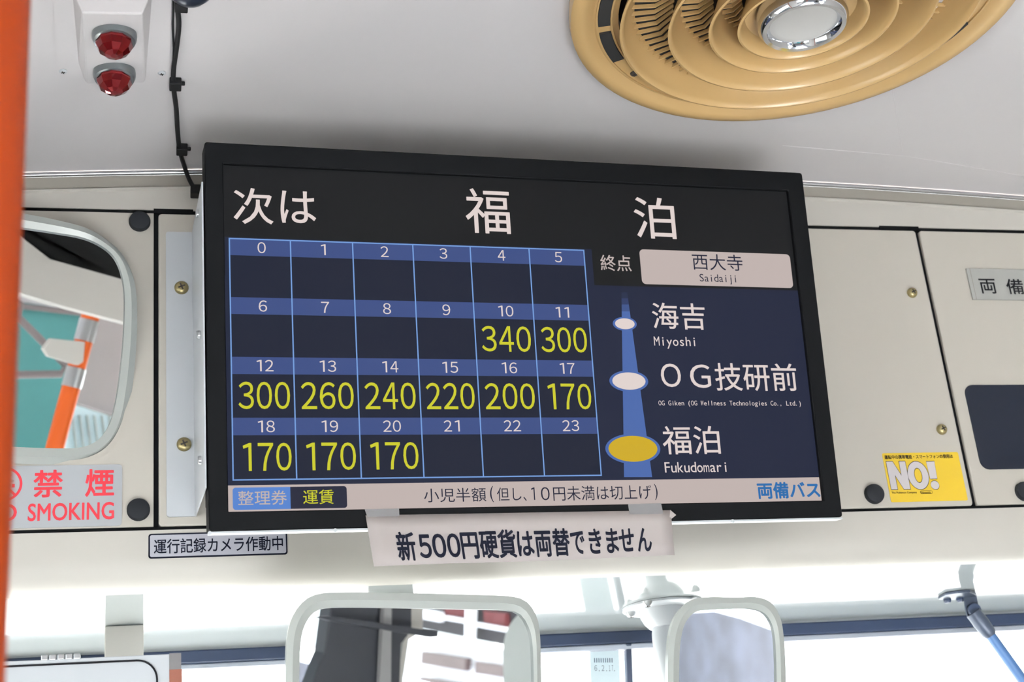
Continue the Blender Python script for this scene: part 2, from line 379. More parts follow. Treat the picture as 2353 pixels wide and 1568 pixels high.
# left hatch with the mirror
t = thing('hatch_panel', (X0 - .28, D, Z0 + .45), 'beige hatch panel at far left with rounded mirror set in it', 'panel')
MO = [(-330, 640), (-322, 575), (-290, 530), (-230, 500), (-120, 483), (0, 483), (38, 488), (130, 506), (200, 525), (250, 555), (285, 590), (307, 640), (315, 700), (313, 800), (303, 900), (290, 970), (265, 1020), (230, 1050), (180, 1065), (100, 1068), (0, 1064), (-150, 1058), (-240, 1045), (-290, 1010), (-318, 950), (-328, 850)]
MI = [(-298, 640), (-290, 590), (-265, 556), (-215, 530), (-120, 516), (0, 514), (38, 521), (125, 534), (190, 546), (235, 566), (265, 594), (281, 635), (287, 690), (284, 780), (275, 870), (262, 945), (243, 992), (215, 1018), (175, 1030), (100, 1030), (0, 1026), (-140, 1022), (-215, 1010), (-262, 980), (-288, 930), (-296, 850)]
mo = spline(MO, 4, True); mi_ = spline(MI, 4, True)
mo2 = [WALL.px(p.x, p.y) for p in mo]
# panel = outer rectangle with the mirror opening cut out
NL = len(mo2)
ctr = WALL.px(0, 780)
def out_rect(a0, b0, a1, b1, pts, c):
    r = []
    for a, b in pts:
        dx, dy = a - c[0], b - c[1]; k = 1e9
        if dx > 1e-9: k = min(k, (a1 - c[0]) / dx)
        if dx < -1e-9: k = min(k, (a0 - c[0]) / dx)
        if dy > 1e-9: k = min(k, (b1 - c[1]) / dy)
        if dy < -1e-9: k = min(k, (b0 - c[1]) / dy)
        r.append([c[0] + dx * k, c[1] + dy * k])
    for cx, cy in ((a0, b0), (a1, b0), (a1, b1), (a0, b1)):
        j = min(range(len(r)), key=lambda i: (r[i][0] - cx) ** 2 + (r[i][1] - cy) ** 2); r[j] = [cx, cy]
    return r
PL0 = (-0.56, ZB - Z0, .0099, ZT - Z0)
ro = out_rect(*PL0, mo2, ctr)
mo_in = [(ctr[0] + (a - ctr[0]) * .97, ctr[1] + (b - ctr[1]) * .97) for a, b in mo2]
bm = bmesh.new()
loft(bm, [[WALL.p3(a, b, -.015) for a, b in mo_in], [WALL.p3(a, b, -.001) for a, b in mo_in], [WALL.p3(a, b, -.001) for a, b in mo2], [WALL.p3(a, b, 0) for a, b in mo2], [WALL.p3(a, b, 0) for a, b in ro], [WALL.p3(a, b, -.015) for a, b in ro]], False, False)
obj('panel_board', bm, M['panel'], t)
MIR1 = Plane(WALL.hit(150, 780, .022), Vector((1, .205, 0)), (0, -.20, 1))
bm = bmesh.new()
mid = [((p.x * .55 + q.x * .45), (p.y * .55 + q.y * .45)) for p, q in zip(mo, mi_)]
loft(bm, [[WALL.hit(p.x, p.y, -.003) for p in mo], [MIR1.hit(p.x, p.y, .002) for p in mo], [MIR1.hit(x, y, .0065) for x, y in mid], [MIR1.hit(p.x, p.y, .004) for p in mi_], [MIR1.hit(p.x, p.y, -.0005) for p in mi_]], False, False)
obj('mirror_frame', bm, M['frame'], t, smooth=True)
bm = bmesh.new(); gl = [MIR1.hit(p.x, p.y, 0) for p in mi_]
gc = sum(gl, Vector()) / len(gl); gl = [gc + (g - gc) * 1.012 for g in gl]
loft(bm, [gl, [g - MIR1.n * .003 for g in gl]])
obj('mirror_glass', bm, M['mirror'], t)
def bumper(px, py, parent, r=.0122):
    a, b = WALL.px(px, py); bm = bmesh.new()
    lathe(bm, WALL.p3(a, b, -.0005), WALL.n, [(r, 0), (r, .004), (r * .93, .007), (r * .75, .0083), (.0005, .0088)], 28, cap0=True, cap1=True)
    return obj('rubber_bumper', bm, M['rubber'], parent, smooth=True)
bumper(321, 511, t); bumper(318, 1173, t)
t = thing('hatch_panel', (X0 + .5, D, Z0 + .45), 'wide beige hatch panel mostly hidden behind the fare display', 'panel')
bm = bmesh.new(); slab(bm, WALL, panel_rect(.0152, .9862), -.015, 0); obj('panel_board', bm, M['panel'], t, bevel=.0015)
bumper(2007, 1137, t)
screw('panel_screw', WALL, 2095, 674, .0068, t, M['brass'], .006); screw('panel_screw', WALL, 2163, 988, .0068, t, M['brass'], .006)
t = thing('hatch_panel', (X0 + 1.2, D, Z0 + .45), 'beige hatch panel at right edge with a dark rounded window', 'panel')
bm = bmesh.new(); slab(bm, WALL, panel_rect(.9915, 1.715), -.015, 0); obj('panel_board', bm, M['panel'], t, bevel=.0015)
bm = bmesh.new(); a0, b1 = WALL.px(2213, 886); a0b, b0 = WALL.px(2258, 1080)
slab(bm, WALL, rrect((a0 + a0b) / 2 - .001, b0, 1.65, b1, .012), -.001, .0012); obj('dark_window', bm, M['tint'], t)
bumper(2352, 1131, t)

# ------------------------------------------------------------------ things stuck on the panels and header
def sign(name, pts, h0, h1, m, label, cat, pl=WALL, draw=None, extra=()):
    bm = bmesh.new(); slab(bm, pl, pts, h0, h1)
    if draw: draw(bm, h1)
    return obj(name, bm, [m, *extra], label=label, cat=cat)
a1, b1 = WALL.px(281, 1068); _, b0 = WALL.px(279, 1209); a0, _ = WALL.px(-130, 1100)
def d(bm, h):
    textpx(bm, WALL, '禁', 110.5, 1112, 65, 61, h + .0003, 1, .018)
    textpx(bm, WALL, '煙', 229, 1110, 64, 61, h + .0003, 1, .018)
    textpx(bm, WALL, 'SMOKING', 163, 1176, 197, 39, h + .0003, 1, .014)
    textpx(bm, WALL, 'NO', -4, 1179, 84, 38, h + .0003, 1, .014)
    c = WALL.px(8, 1114); R = .0192
    o, i = ell(*c, R, R, 40), ell(*c, R * .86, R * .86, 40)
    loft(bm, [[WALL.p3(a, b, h + .0003) for a, b in o], [WALL.p3(a, b, h + .0003) for a, b in i]], False, False, 1)
    u = math.radians(-45); w = R * .07; ex, ey = math.cos(u), math.sin(u)
    sheet(bm, WALL, [(c[0] + ex * s * R * .88 - ey * q * w, c[1] + ey * s * R * .88 + ex * q * w) for s, q in ((-1, -1), (1, -1), (1, 1), (-1, 1))], h + .0005, 1)
    sheet(bm, WALL, rect(c[0] - R * .6, c[1] - R * .2, c[0] + R * .42, c[1] + R * .0), h + .0003, 2)
    sheet(bm, WALL, rect(c[0] + R * .44, c[1] - R * .2, c[0] + R * .6, c[1] + R * .0), h + .0003, 1)
    for k, (dx, dy) in enumerate(((.42, .18), (.22, .32), (.3, .5), (.1, .58))): sheet(bm, WALL, ell(c[0] + R * dx, c[1] + R * dy, R * .15, R * .08, 14), h + .0003, 2)
sign('no_smoking_sign', rrect(a0, b0, a1, b1, .004), .0002, .0010, M['greyplate'], 'grey no smoking plate with red lettering beneath the left mirror', 'sign', draw=d, extra=(M['redink'], M['grey']))
a0, b1 = WALL.px(341, 1228); a1, b0 = WALL.px(661, 1275)
def d(bm, h):
    sheet(bm, WALL, rrect(a0 + .0016, b0 + .0016, a1 - .0016, b1 - .0016, .002), h + .0003, 1)
    textpx(bm, WALL, '運行記録カメラ作動中', 502, 1252.5, 296, 33, h + .0006, 0, .012)
sign('camera_notice', rrect(a0, b0, a1, b1, .003), .0001, .0008, M['ink'], 'silver camera notice with dark border on header below the display', 'sign', draw=d, extra=(M['silverplate'],))
a0, b1 = WALL.px(2226, 654)[0], WALL.px(2222, 619)[1]; _, b0 = WALL.px(2236, 690)
def d(bm, h):
    textpx(bm, WALL, '両', 2270, 658, 36, 33, h + .0003, 1, .012); textpx(bm, WALL, '備', 2332, 659, 38, 34, h + .0003, 1, .012)
    sheet(bm, WALL, rect(a0 + .0045, b0, a0 + .0052, b1), h + .0003, 2)
sign('name_plate', rect(a0, b0, a0 + .22, b1), .0001, .0025, M['alu'], 'grey metal name plate with black lettering on right hatch', 'sign', draw=d, extra=(M['blackink'], M['groove']))
yl, yr = WALL.px(2036.5, 1097)[0], WALL.px(2212.5, 1097)[0]; yt, yb = WALL.px(2115, 1041)[1], WALL.px(2134, 1153)[1]
def d(bm, h):
    textpx(bm, WALL, '運転中の携帯電話・スマートフォンの使用は', 2111, 1050, 157, 9, h + .0003, 1, .022)
    for s, cx, w in (('fatN', 2064, 44), ('fatO', 2110, 47), ('fat!', 2144, 19)):
        textpx(bm, WALL, s, cx, 1093, w, 64, h + .0003, 1, .02); textpx(bm, WALL, s, cx, 1093, w, 64, h + .0006, 2)
    textpx(bm, WALL, 'The Pokémon Company', 2078, 1133, 58, 6, h + .0003, 1, .005)
    c = WALL.px(2128, 1132); sheet(bm, WALL, rrect(c[0] - .0083, c[1] - .0021, c[0] + .0083, c[1] + .0021, .002), h + .0003, 1)
    sheet(bm, WALL, rrect(c[0] - .0078, c[1] - .0016, c[0] + .0078, c[1] + .0016, .0015), h + .0005, 0)
    textpx(bm, WALL, 'Nintendo', 2128, 1132, 22, 4.5, h + .0007, 1, .01)
sign('phone_sticker', rrect(yl, yb, yr, yt, .002), .0001, .0006, M['yellow'], 'yellow sticker with large white NO! on hatch right of display', 'sticker', draw=d, extra=(M['blackink'], M['stickerwhite']))

# ------------------------------------------------------------------ fare display
S = 1.5815
MON = Plane(CAM + Vector((.03845, .89010, .51563)) * S, (.9983, .0565, .0115), (-.0035, -.134, .991))
def mq(*q):
    P = [MON.px(*p) for p in q]; return (P[0][0] + P[3][0]) / 2, (P[2][1] + P[3][1]) / 2, (P[1][0] + P[2][0]) / 2, (P[0][1] + P[1][1]) / 2
OA0, OB0, OA1, OB1 = mq((470, 325), (1843, 398), (1937, 1190), (480, 1219))
IA0, IB0, IA1, IB1 = mq((513, 376), (1812, 437), (1893, 1150), (525, 1177))
disp = thing('fare_display', MON.p3((OA0 + OA1) / 2, OB0, -.03), 'large black framed fare display screen with glowing fare table, mounted on front panels', 'display')
bm = bmesh.new()
mk = lambda a0, b0, a1, b1, r, h: [MON.p3(a, b, h) for a, b in rrect(a0, b0, a1, b1, r, 4)]
loft(bm, [mk(OA0, OB0, OA1, OB1, .003, -.026), mk(OA0, OB0, OA1, OB1, .003, -.001), mk(OA0 + .001, OB0 + .001, OA1 - .001, OB1 - .001, .003, 0), mk(IA0 - .001, IB0 - .001, IA1 + .001, IB1 + .001, .001, 0),
          mk(IA0, IB0, IA1, IB1, .0008, -.001), mk(IA0, IB0, IA1, IB1, .0008, -.006)], False, False)
obj('bezel', bm, M['bezel'], disp)
bm = bmesh.new(); slab(bm, MON, rect(OA0 + .002, OB0 + .03, OA1 - .002, OB1 - .06), -.055, -.0262); obj('rear_housing', bm, M['bezel'], disp, bevel=.002)
bm = bmesh.new(); slab(bm, MON, rect(OA0 + .0, OB0 - .0022, OA1 - .0, OB0 - .0004), -.016, -.001)
for px in (482, 770, 1683): 
    c = MON.px(px, 1220 - (px - 482) * .021)[0]; slab(bm, MON, ell(c, OB0 - .002, .002, .002, 10), -.002, .001)
obj('bottom_tray', bm, M['white'], disp)
HS = -.0055
bm = bmesh.new(); slab(bm, MON, rect(IA0 - .0005, IB0 - .0005, IA1 + .0005, IB1 + .0005), -.010, HS)
scr = obj('screen', bm, screen_mat('black', (27, 28, 30)), disp)
SM = {k: screen_mat(k, v) for k, v in dict(body=(33, 39, 62), cell=(30, 35, 54), band=(62, 80, 134), line=(118, 158, 218), text=(224, 210, 206), yellow=(204, 204, 44), stem=(76, 106, 172), amber=(206, 172, 36),
      bar=(192, 178, 174), dark=(38, 40, 60), blue=(88, 132, 206), logo=(44, 108, 172), stemtop=(48, 62, 102), stemfade=(38, 48, 76)).items()}
h1, h2, h3, h4 = HS + .0003, HS + .0006, HS + .0009, HS + .0012
# backdrop of the lower screen
bm = bmesh.new()
tl = MON.px(527, 543); bt = MON.px(525, 1114)[1]
sheet(bm, MON, rect(IA0, bt, IA1, MON.px(1650, 660)[1]), h1)
sheet(bm, MON, rect(IA0 + .001, MON.px(1430, 665)[1], MON.px(1366, 610)[0], tl[1] + .001), h1)
obj('screen_backdrop', bm, SM['body'], scr)
# headline
bm = bmesh.new(); sheet(bm, MON, rect(IA0 + .004, MON.px(1100, 545)[1], IA1 - .004, MON.px(1100, 420)[1]), h1, 1)
for s, x0, x1, y0, y1 in (('次', 536, 628, 432, 516), ('は', 644, 726, 439, 514), ('福', 1069, 1172, 434, 537), ('泊', 1457, 1551, 454, 549)):
    textpx(bm, MON, s, (x0 + x1) / 2, (y0 + y1) / 2, x1 - x0 - 2, y1 - y0 - 2, h2, 0, .006)
obj('headline_bar', bm, [SM['text'], screen_mat('black', (0, 0, 0))], scr)
# fare table
bm = bmesh.new()
ga0, gb1 = MON.px(528, 545); ga1 = (MON.px(1345, 572)[0] + MON.px(1384, 1090)[0]) / 2; gb0 = (MON.px(537, 1103)[1] + MON.px(1384, 1090)[1]) / 2; ga0 = (ga0 + MON.px(537, 1103)[0]) / 2
cols = [ga0] + [(MON.px(u, v)[0] + MON.px(u2, v2)[0]) / 2 for u, v, u2, v2 in ((668, 549, 684, 1101), (814, 553, 830, 1099), (950, 558, 977, 1097), (1082, 562, 1114, 1095), (1219, 567, 1253, 1092))] + [ga1]
sheet(bm, MON, rect(ga0, gb0, ga1, gb1), h2, 0)
rh = (gb1 - gb0) / 4; fares = {10: '340', 11: '300', 12: '300', 13: '260', 14: '240', 15: '220', 16: '200', 17: '170', 18: '170', 19: '170', 20: '170'}
lw = .0007
for r in range(4):
    top = gb1 - rh * r; hb = top - rh * .285
    sheet(bm, MON, rect(ga0, hb, ga1, top - (0 if r else .0006)), h3, 1)
    for c in range(6):
        n = r * 6 + c; cx = (cols[c] + cols[c + 1]) / 2; s = str(n); cw = cols[c + 1] - cols[c]
        k = .0165; hh = rh * .19; cy = (top + hb) / 2
        x = cx - (len(s) - 1) * .0103 / 2 + .0015
        for i, ch in enumerate(s):
            w = .0052 if ch == '1' else .0086
            xx = x + i * .0103; text(bm, MON, ch, xx - w / 2, cy - hh / 2, xx + w / 2, cy + hh / 2, h4, 3)
        if n in fares:
            fy = hb - (rh * .715) * .49; fh = rh * .445; tot = cw * .87
            xx = cx - tot / 2 + .001; pitch = tot / 3
            for i, ch in enumerate(fares[n]):
                c0 = xx + pitch * (i + .5); w = pitch * (.46 if ch == '1' else .83)
                text(bm, MON, ch, c0 - w / 2, fy - fh / 2, c0 + w / 2, fy + fh / 2, h4, 4, .004)
for x in cols: sheet(bm, MON, rect(x - lw, gb0 - lw, x + lw, gb1 + lw), h4 - .0001, 2)
for y in (gb0, gb1): sheet(bm, MON, rect(ga0 - lw, y - lw, ga1 + lw, y + lw), h4 - .0001, 2)
obj('fare_table', bm, [SM['cell'], SM['band'], SM['line'], SM['text'], SM['yellow']], scr)
# destination
bm = bmesh.new()
a0, b1 = MON.px(1366, 566); a1, b0 = MON.px(1472, 655); sheet(bm, MON, rect(a0, b0, a1 + .002, b1), h2, 0)
da0 = (MON.px(1471, 570)[0] + MON.px(1480, 650)[0]) / 2; da1 = (MON.px(1819, 582)[0] + MON.px(1827, 660)[0]) / 2; db1 = MON.px(1645, 576)[1]; db0 = MON.px(1652, 655)[1]
sheet(bm, MON, rrect(da0, db0, da1, db1, .005), h3, 1)
textpx(bm, MON, '終点', 1415, 605, 70, 36, h4, 1, .008); textpx(bm, MON, '西大寺', 1648.5, 603, 115, 37, h4, 2)
monopx(bm, MON, 'Saidaiji', 1651, 639, 87, 18, h4, 2)
obj('destination_box', bm, [screen_mat('black', (0, 0, 0)), SM['bar'], SM['dark']], scr)
# route diagram
bm = bmesh.new()
def stem(y0, y1, mi):
    q = []
    for y, s in ((y0, 0), (y0, 1), (y1, 1), (y1, 0)):
        k = (y - 670) / 430; q.append(MON.px(1428 + 6 * k if s == 0 else (1441 + (y - 670) * .135), y, h2))
    sheet(bm, MON, q, h2, mi)
stem(672, 686, 5); stem(686, 700, 4); stem(700, 716, 6); stem(716, 1097, 0)
for x, y, rx, ry, m, k in ((1439, 742, 22.5, 12.5, 1, 5), (1448.5, 874, 38, 20, 1, 6.5), (1458, 1030, 56, 30, 2, 7)):
    c = MON.px(x, y); px = abs(MON.px(x + rx, y)[0] - c[0]); py = abs(MON.px(x, y + ry)[1] - c[1]); qx = abs(MON.px(x + rx + k, y)[0] - c[0]); qy = abs(MON.px(x, y + ry + k * .7)[1] - c[1])
    sheet(bm, MON, ell(*c, qx, qy), h3, 0); sheet(bm, MON, ell(*c, px, py), h4, m)
for s, x, y, w, hh in (('海吉', 1559.5, 727, 121, 60), ('Ｏ', 1541.5, 863, 45, 53), ('Ｇ', 1609, 865, 46, 53), ('技研前', 1737, 867, 187, 63), ('福泊', 1588, 1012, 131, 64)):
    textpx(bm, MON, s, x, y, w, hh, h4, 3, .006)
monopx(bm, MON, 'Miyoshi', 1552, 784, 99, 22, h4, 3, .002); monopx(bm, MON, 'Fukudomari', 1600, 1073, 147, 25, h4, 3, .002)
monopx(bm, MON, 'OG Giken (OG Wellness Technologies Co., Ltd.)', 1677, 926.5, 328, 11.5, h4, 3, .004)
obj('route_diagram', bm, [SM['stem'], SM['text'], SM['amber'], SM['text'], SM['stemtop'], SM['stemfade'], screen_mat('stemmid', (62, 84, 138))], scr)
# footer bar
bm = bmesh.new()
fb0 = (MON.px(526, 1177)[1] + MON.px(1893, 1150)[1]) / 2
sheet(bm, MON, rect(IA0 + .0003, IB0 + .0003, IA1 - .0003, MON.px(1200, 1105)[1]), h2, 0)
a0, b0 = MON.px(536, 1145); a1, _ = MON.px(669, 1143); a2, _ = MON.px(799, 1141); fc = MON.px(669, 1143)[1]; fh = .0112
sheet(bm, MON, rrect(a0, fc - fh, a1 + .004, fc + fh, .003), h3, 1); sheet(bm, MON, rrect(a1, fc - fh, a2, fc + fh, .003), h3 + .0002, 2); sheet(bm, MON, rect(a1, fc - fh, a1 + .004, fc + fh), h3 + .0003, 2)
textpx(bm, MON, '整理券', 603, 1144.5, 112, 33, h4, 3, .004); textpx(bm, MON, '運賃', 731.5, 1142.5, 70, 33, h4 + .0002, 4, .004)
for q, x0, x1, y, hh in (('小児半額', 974, 1117, 1138, 32), ('(', 1126, 1134, 1136, 37), ('但し', 1142, 1198, 1136, 31), ('、', 1203, 1210, 1147, 10), ('1', 1221, 1229, 1135, 29), ('0', 1243, 1263, 1135, 30), ('円未満は切上げ', 1271, 1497, 1133, 33), (')', 1504, 1511, 1131, 37)):
    textpx(bm, MON, q, (x0 + x1) / 2, y, x1 - x0, hh, h4, 5)
textpx(bm, MON, '両備バス', 1812, 1127, 142, 36, h4, 6, .03)
obj('footer_bar', bm, [SM['bar'], SM['blue'], SM['dark'], SM['bar'], SM['yellow'], SM['dark'], SM['logo']], scr)
# left bracket
bm = bmesh.new(); fl = [WALL.px(*p) for p in ((376, 535), (440, 535), (455, 1188), (388, 1188))]
fa0 = (fl[0][0] + fl[3][0]) / 2; fa1 = (fl[1][0] + fl[2][0]) / 2
slab(bm, WALL, rrect(fa0, fl[2][1], fa1, fl[0][1], .003, 3), .0003, .003)
obj('wall_flange', bm, M['white'], disp)
bm = bmesh.new(); wt, wb = WALL.p3(fa1, fl[0][1], .0005), WALL.p3(fa1, fl[2][1], .0005)
mt = MON.p3(OA0 - .0015, MON.px(466, 415)[1], -.004); mb = MON.p3(OA0 - .0015, MON.px(478, 1120)[1], -.004)
wt2, wb2 = wt.copy(), wb.copy(); mb2 = MON.p3(OA0 - .0015, MON.px(478, 1120)[1], -.03)
e = Vector((.0016, 0, 0))
loft(bm, [[wt - e, mt - e, mb - e, wb - e], [wt, mt, mb, wb]])
obj('side_plate', bm, M['white'], disp)
for y in (662, 1022): screw('flange_screw', WALL, 417 if y == 662 else 423, y, .0080, disp, M['brass'], .005, .003)
for y, x in ((492, 456), (770, 459), (1058, 461)):
    bm = bmesh.new(); k = (x - 440 - (y - 535) * .02) / 28; pw = WALL.hit(x, y); 
    c = wt.lerp(mt, .55); P = Plane(wt - e, (mt - wt).normalized(), (0, 0, 1)); 
    hp = P.hit(x, y); sgn = 1 if P.n.x < 0 else -1
    lathe(bm, hp, P.n * sgn, [(.0045, -.0005), (.0045, .002), (.0035, .003), (.0012, .0032)], 12, cap1=True)
    obj('plate_nut', bm, M['steel'], disp, smooth=True)
# paper notice with two pieces of tape
def onmon(px, py, h): a, b = MON.px(px, py, h); return MON.p3(a, b, h)
pt0, pt1 = onmon(840, 1185, .0015), onmon(1541, 1173, .0015)
PAP = Patch(pt0, pt1, at(1549, 1277, pt1.y + .003), at(859, 1303, pt0.y - .006), .0012)
t = thing('paper_notice', (pt0 + pt1) / 2, 'white paper notice taped under the fare display, hanging over header', 'notice')
bm = bmesh.new(); N = 24
tp = [[PAP.p3(i / N, 1 - j / 4, 0) for i in range(N + 1)] for j in range(5)]
loft(bm, tp, False, False, closed=False)
o = obj('paper_sheet', bm, M['paper'], t, smooth=True); md = o.modifiers.new('thickness', 'SOLIDIFY'); md.thickness = .0003
bm = bmesh.new(); 
for ch, x0, x1 in (('新', 906, 945), ('５', 954, 979), ('０', 984, 1012), ('０', 1017, 1044), ('円', 1048, 1085), ('硬', 1090, 1129), ('貨', 1132, 1171), ('は', 1176, 1212), ('両', 1217, 1253), ('替', 1258, 1296), ('で', 1300, 1331), ('き', 1343, 1371), ('ま', 1384, 1411), ('せ', 1414, 1449), ('ん', 1458, 1491)):
    g = glyphs(ch); f = lambda y: .085 + (y + .085) / .93 * .56
    text(bm, PAP, ch, (x0 - 849) / 696, f(g[4]), (x1 - 849) / 696, f(g[5]), .0006, 0, .024)
obj('notice_text', bm, M['ink'], t)
for q in (((838, 1171), (917, 1169), (918, 1192), (846, 1194)), ((1443, 1159), (1519, 1157), (1524, 1181), (1447, 1183))):
    bm = bmesh.new(); pts = [onmon(*p, .0022) for p in q]; loft(bm, [pts, [p - MON.n * .0003 for p in pts]]); obj('tape_piece', bm, M['tape'], t, label='translucent tape piece')
bm = bmesh.new(); q = [onmon(*p, .0019) for p in ((1540, 1172), (1549, 1186), (1543, 1193), (1536, 1190))]; q[1] -= MON.n * -.006; loft(bm, [q, [p - MON.n * .0003 for p in q]]); obj('torn_corner', bm, M['paper'], t)

# ------------------------------------------------------------------ ceiling: fan, lamp unit, cable
FC = Vector((X0 + .659, 1.195, Z0)); DN = (0, 0, -1)
def fz(z): return -z
t = thing('ceiling_vent', (FC.x, FC.y, crown(FC.x)), 'round beige ceiling air vent with louver rings and chrome centre', 'vent')
def lat(name, prof, m, ring=False, seg=96, cap1=False):
    bm = bmesh.new(); lathe(bm, FC, (0, 0, 1), prof, seg, ring=ring, cap1=cap1); return obj(name, bm, m, t, smooth=True)
lat('outer_rim', [(.2385, .8985), (.2395, .890), (.2385, .8825), (.235, .8795), (.228, .8785), (.222, .8800), (.2155, .8860), (.2140, .8868), (.2140, .8985)], M['fan'], True)
# slot ring: flat annulus with raised borders
slot_ring = lat('slot_ring', [(.2140, .8868), (.2118, .8862), (.2118, .8848), (.2100, .8848), (.2100, .8868), (.1965, .8868), (.1965, .8848), (.1945, .8846), (.1940, .8868), (.188, .8868), (.188, .895), (.2140, .895)], M['fan'], True)
LR = [(.188, .868), (.1386, .861), (.0967, .858), (.067, .856)]
for r, z in LR:
    lat('louver_ring', [(r + .001, z), (r - .0012, z - .0006), (r - .003, z + .0008), (r - .0045, z + .006), (r - .010, z + .018), (r - .018, .8974), (r - .0150, .8974), (r - .0065, z + .018), (r - .001, z + .006)], M['fan'], True)
def fins(r0, r1, z, n):
    bm = bmesh.new()
    for i in range(n):
        u = 2 * math.pi * (i + .5) / n; d = Vector((math.cos(u), math.sin(u), 0)); e = Vector((-d.y, d.x, 0))
        ps = [(r0, (r1 - r0) * .3, z + .002), (r0 + (r1 - r0) * .45, .0, z), (r1, 0, z + .001)]
        loft(bm, [[FC + d * r + e * (o + k * .0011) + Vector((0, 0, zz + q)) for k, q in ((-1, 0), (1, 0), (1, .0038), (-1, .0038))] for r, o, zz in ps])
    return obj('radial_grille', bm, M['fan'], t)
for (r1, z1), (r0, z0), n in ((LR[0], LR[1], 88), (LR[1], LR[2], 66), (LR[2], LR[3], 50)): fins(r0 - .010, r1 - .014, .8915, n)
bm = bmesh.new(); lathe(bm, FC, (0, 0, 1), [(.187, .8975), (.001, .8975)], 64, cap1=True); obj('cavity_shade_disc', bm, M['black'], t)  # flat black disc stands in for the shade inside the vent
lat('centre_bowl', [(.0645, .860), (.058, .872), (.046, .876), (.030, .876)], M['fan'], cap1=True)
lat('chrome_ring', [(.046, .872), (.0470, .860), (.0462, .853), (.0430, .8495), (.0385, .8500), (.0355, .8535), (.0345, .857)], M['chrome'])
lat('centre_disc', [(.0352, .8565), (.030, .8555), (.0285, .8560), (.001, .8556)], M['disc'], cap1=True)
CP = Plane((0, 0, Z0 + .8868), (1, 0, 0), (0, -1, 0))
_sl = []
for sx, sy in ((1409, 18), (1410, 103)):
    p = CP.hit(sx, sy) - FC; _sl.append(math.atan2(p.y, p.x))
step = _sl[1] - _sl[0]
for u0 in _sl + [_sl[0] - step, math.pi - _sl[0] - step * .2, math.pi - _sl[1] - step * .2]:
    bm = bmesh.new(); nn = 8; hw = abs(step) * .40
    lo = []
    for z in (.8838, .8866):
        pts = [FC + Vector((math.cos(u0 - hw + 2 * hw * i / nn) * .2095, math.sin(u0 - hw + 2 * hw * i / nn) * .2095, z)) for i in range(nn + 1)]
        pts += [FC + Vector((math.cos(u0 + hw - 2 * hw * i / nn) * .197, math.sin(u0 + hw - 2 * hw * i / nn) * .197, z)) for i in range(nn + 1)]
        lo.append(pts)
    loft(bm, lo); obj('slot', bm, M['black'], t, label='vent slot, its shade a black patch')  # solid black piece painted for the shade in an open slot
screw('rim_screw', CP, 1457, 168, .0045, t, M['slotdark'], .003)
# warning lamp unit
def cz(px, py, drop): 
    z = .885
    for _ in range(4): z = crown(atz(px, py, z).x) - drop - Z0
    return atz(px, py, z)
t = thing('warning_lamp_unit', cz(265, 60, 0), 'white ceiling box carrying two red jewel lamps at upper left', 'lamp unit')
bm = bmesh.new()
fl = [(118, -120), (128, 120), (133, 163), (141, 174), (378, 174), (388, 160), (398, -120)]
loft(bm, [[cz(x, y, .0002) for x, y in fl], [cz(x, y, .0035) for x, y in fl]])
obj('mounting_flange', bm, M['ceiling'], t)
bm = bmesh.new()
und = [atz(188, 30, .853), atz(328, 32, .853), cz(331, 191, .004), cz(198, 193, .004)]
top = [cz(167, 14, .001), cz(352, 14, .001), cz(345, 158, .001), cz(176, 153, .001)]
top[0] = Vector((top[0].x, und[0].y, top[0].z)); top[1] = Vector((top[1].x, und[1].y, top[1].z))
loft(bm, [top, und]); obj('lamp_housing', bm, M['ceiling'], t, bevel=.002)
UN = Plane(und[0], und[1] - und[0], und[3] - und[0])
UN = Plane(und[0], und[1] - und[0], (und[0] - und[3])) if UN.n.z > 0 else UN
for (x, y) in ((263, 78), (263, 165)):
    a, b = UN.px(x, y); o = UN.p3(a, b); bm = bmesh.new(); ax = Vector((0, -.05, -1))
    lathe(bm, o, ax, [(.0205, -.004), (.0215, .002), (.0212, .006), (.0198, .0095), (.0175, .0105)], 40, cap0=True, cap1=True)
    rg = obj('lamp_ring', bm, M['ring'], t, smooth=True)
    bm = bmesh.new(); lathe(bm, o, ax, [(.0178, .0100), (.0178, .0135), (.0150, .0195), (.0090, .0245), (.0035, .0262)], 10, cap0=True, cap1=True)
    obj('lamp_lens', bm, M['red'], t, label='faceted red lens')
for x, y in ((145, 163), (372, 167)): screw('flange_screw', Plane(cz(x, y, .0032), (1, 0, 0), (0, -1, 0)), x, y, .0042, t, M['white'], .002)
# cable along the ceiling
cp = [(404, -60), (408, 15), (411, 60), (405, 115), (399, 160), (399, 200), (405, 250), (408, 300), (413, 345)]
path = [cz(x, y, .0035) for x, y in cp] + [at(424, 383, D - .012), at(436, 415, D - .008), at(452, 438, D - .010), at(478, 452, D - .012)]
t = thing('cable', path[0], 'black cable clipped along the ceiling, running down behind display', 'cable')
bm = bmesh.new(); tube(bm, spline(path, 6), .0026, 10); obj('cable_cord', bm, M['cable'], t, smooth=True)
bm = bmesh.new(); tube(bm, spline([cz(x, y, .0015) for x, y in ((397, -60), (398, 20), (397, 60), (399, 110), (398, 150))], 6), .0011, 8); obj('thin_wire', bm, M['cable'], t, smooth=True)
def clip(px, py, wall=False):
    bm = bmesh.new()
    if wall: c = at(px, py, D - .007); s = (.0062, .007, .006)
    else: c = cz(px, py, .0045); s = (.0062, .0075, .0045)
    box(bm, c - Vector(s), c + Vector(s)); k = c + Vector((.006, -.004, -.001)); box(bm, k - Vector((.004, .002, .002)), k + Vector((.004, .002, .002)))
    return obj('cable_clip', bm, M['cable'], t, bevel=.001)
clip(417, 12); clip(403, 194); clip(418, 344); clip(450, 440, True)
c = cz(436, -52, 0)
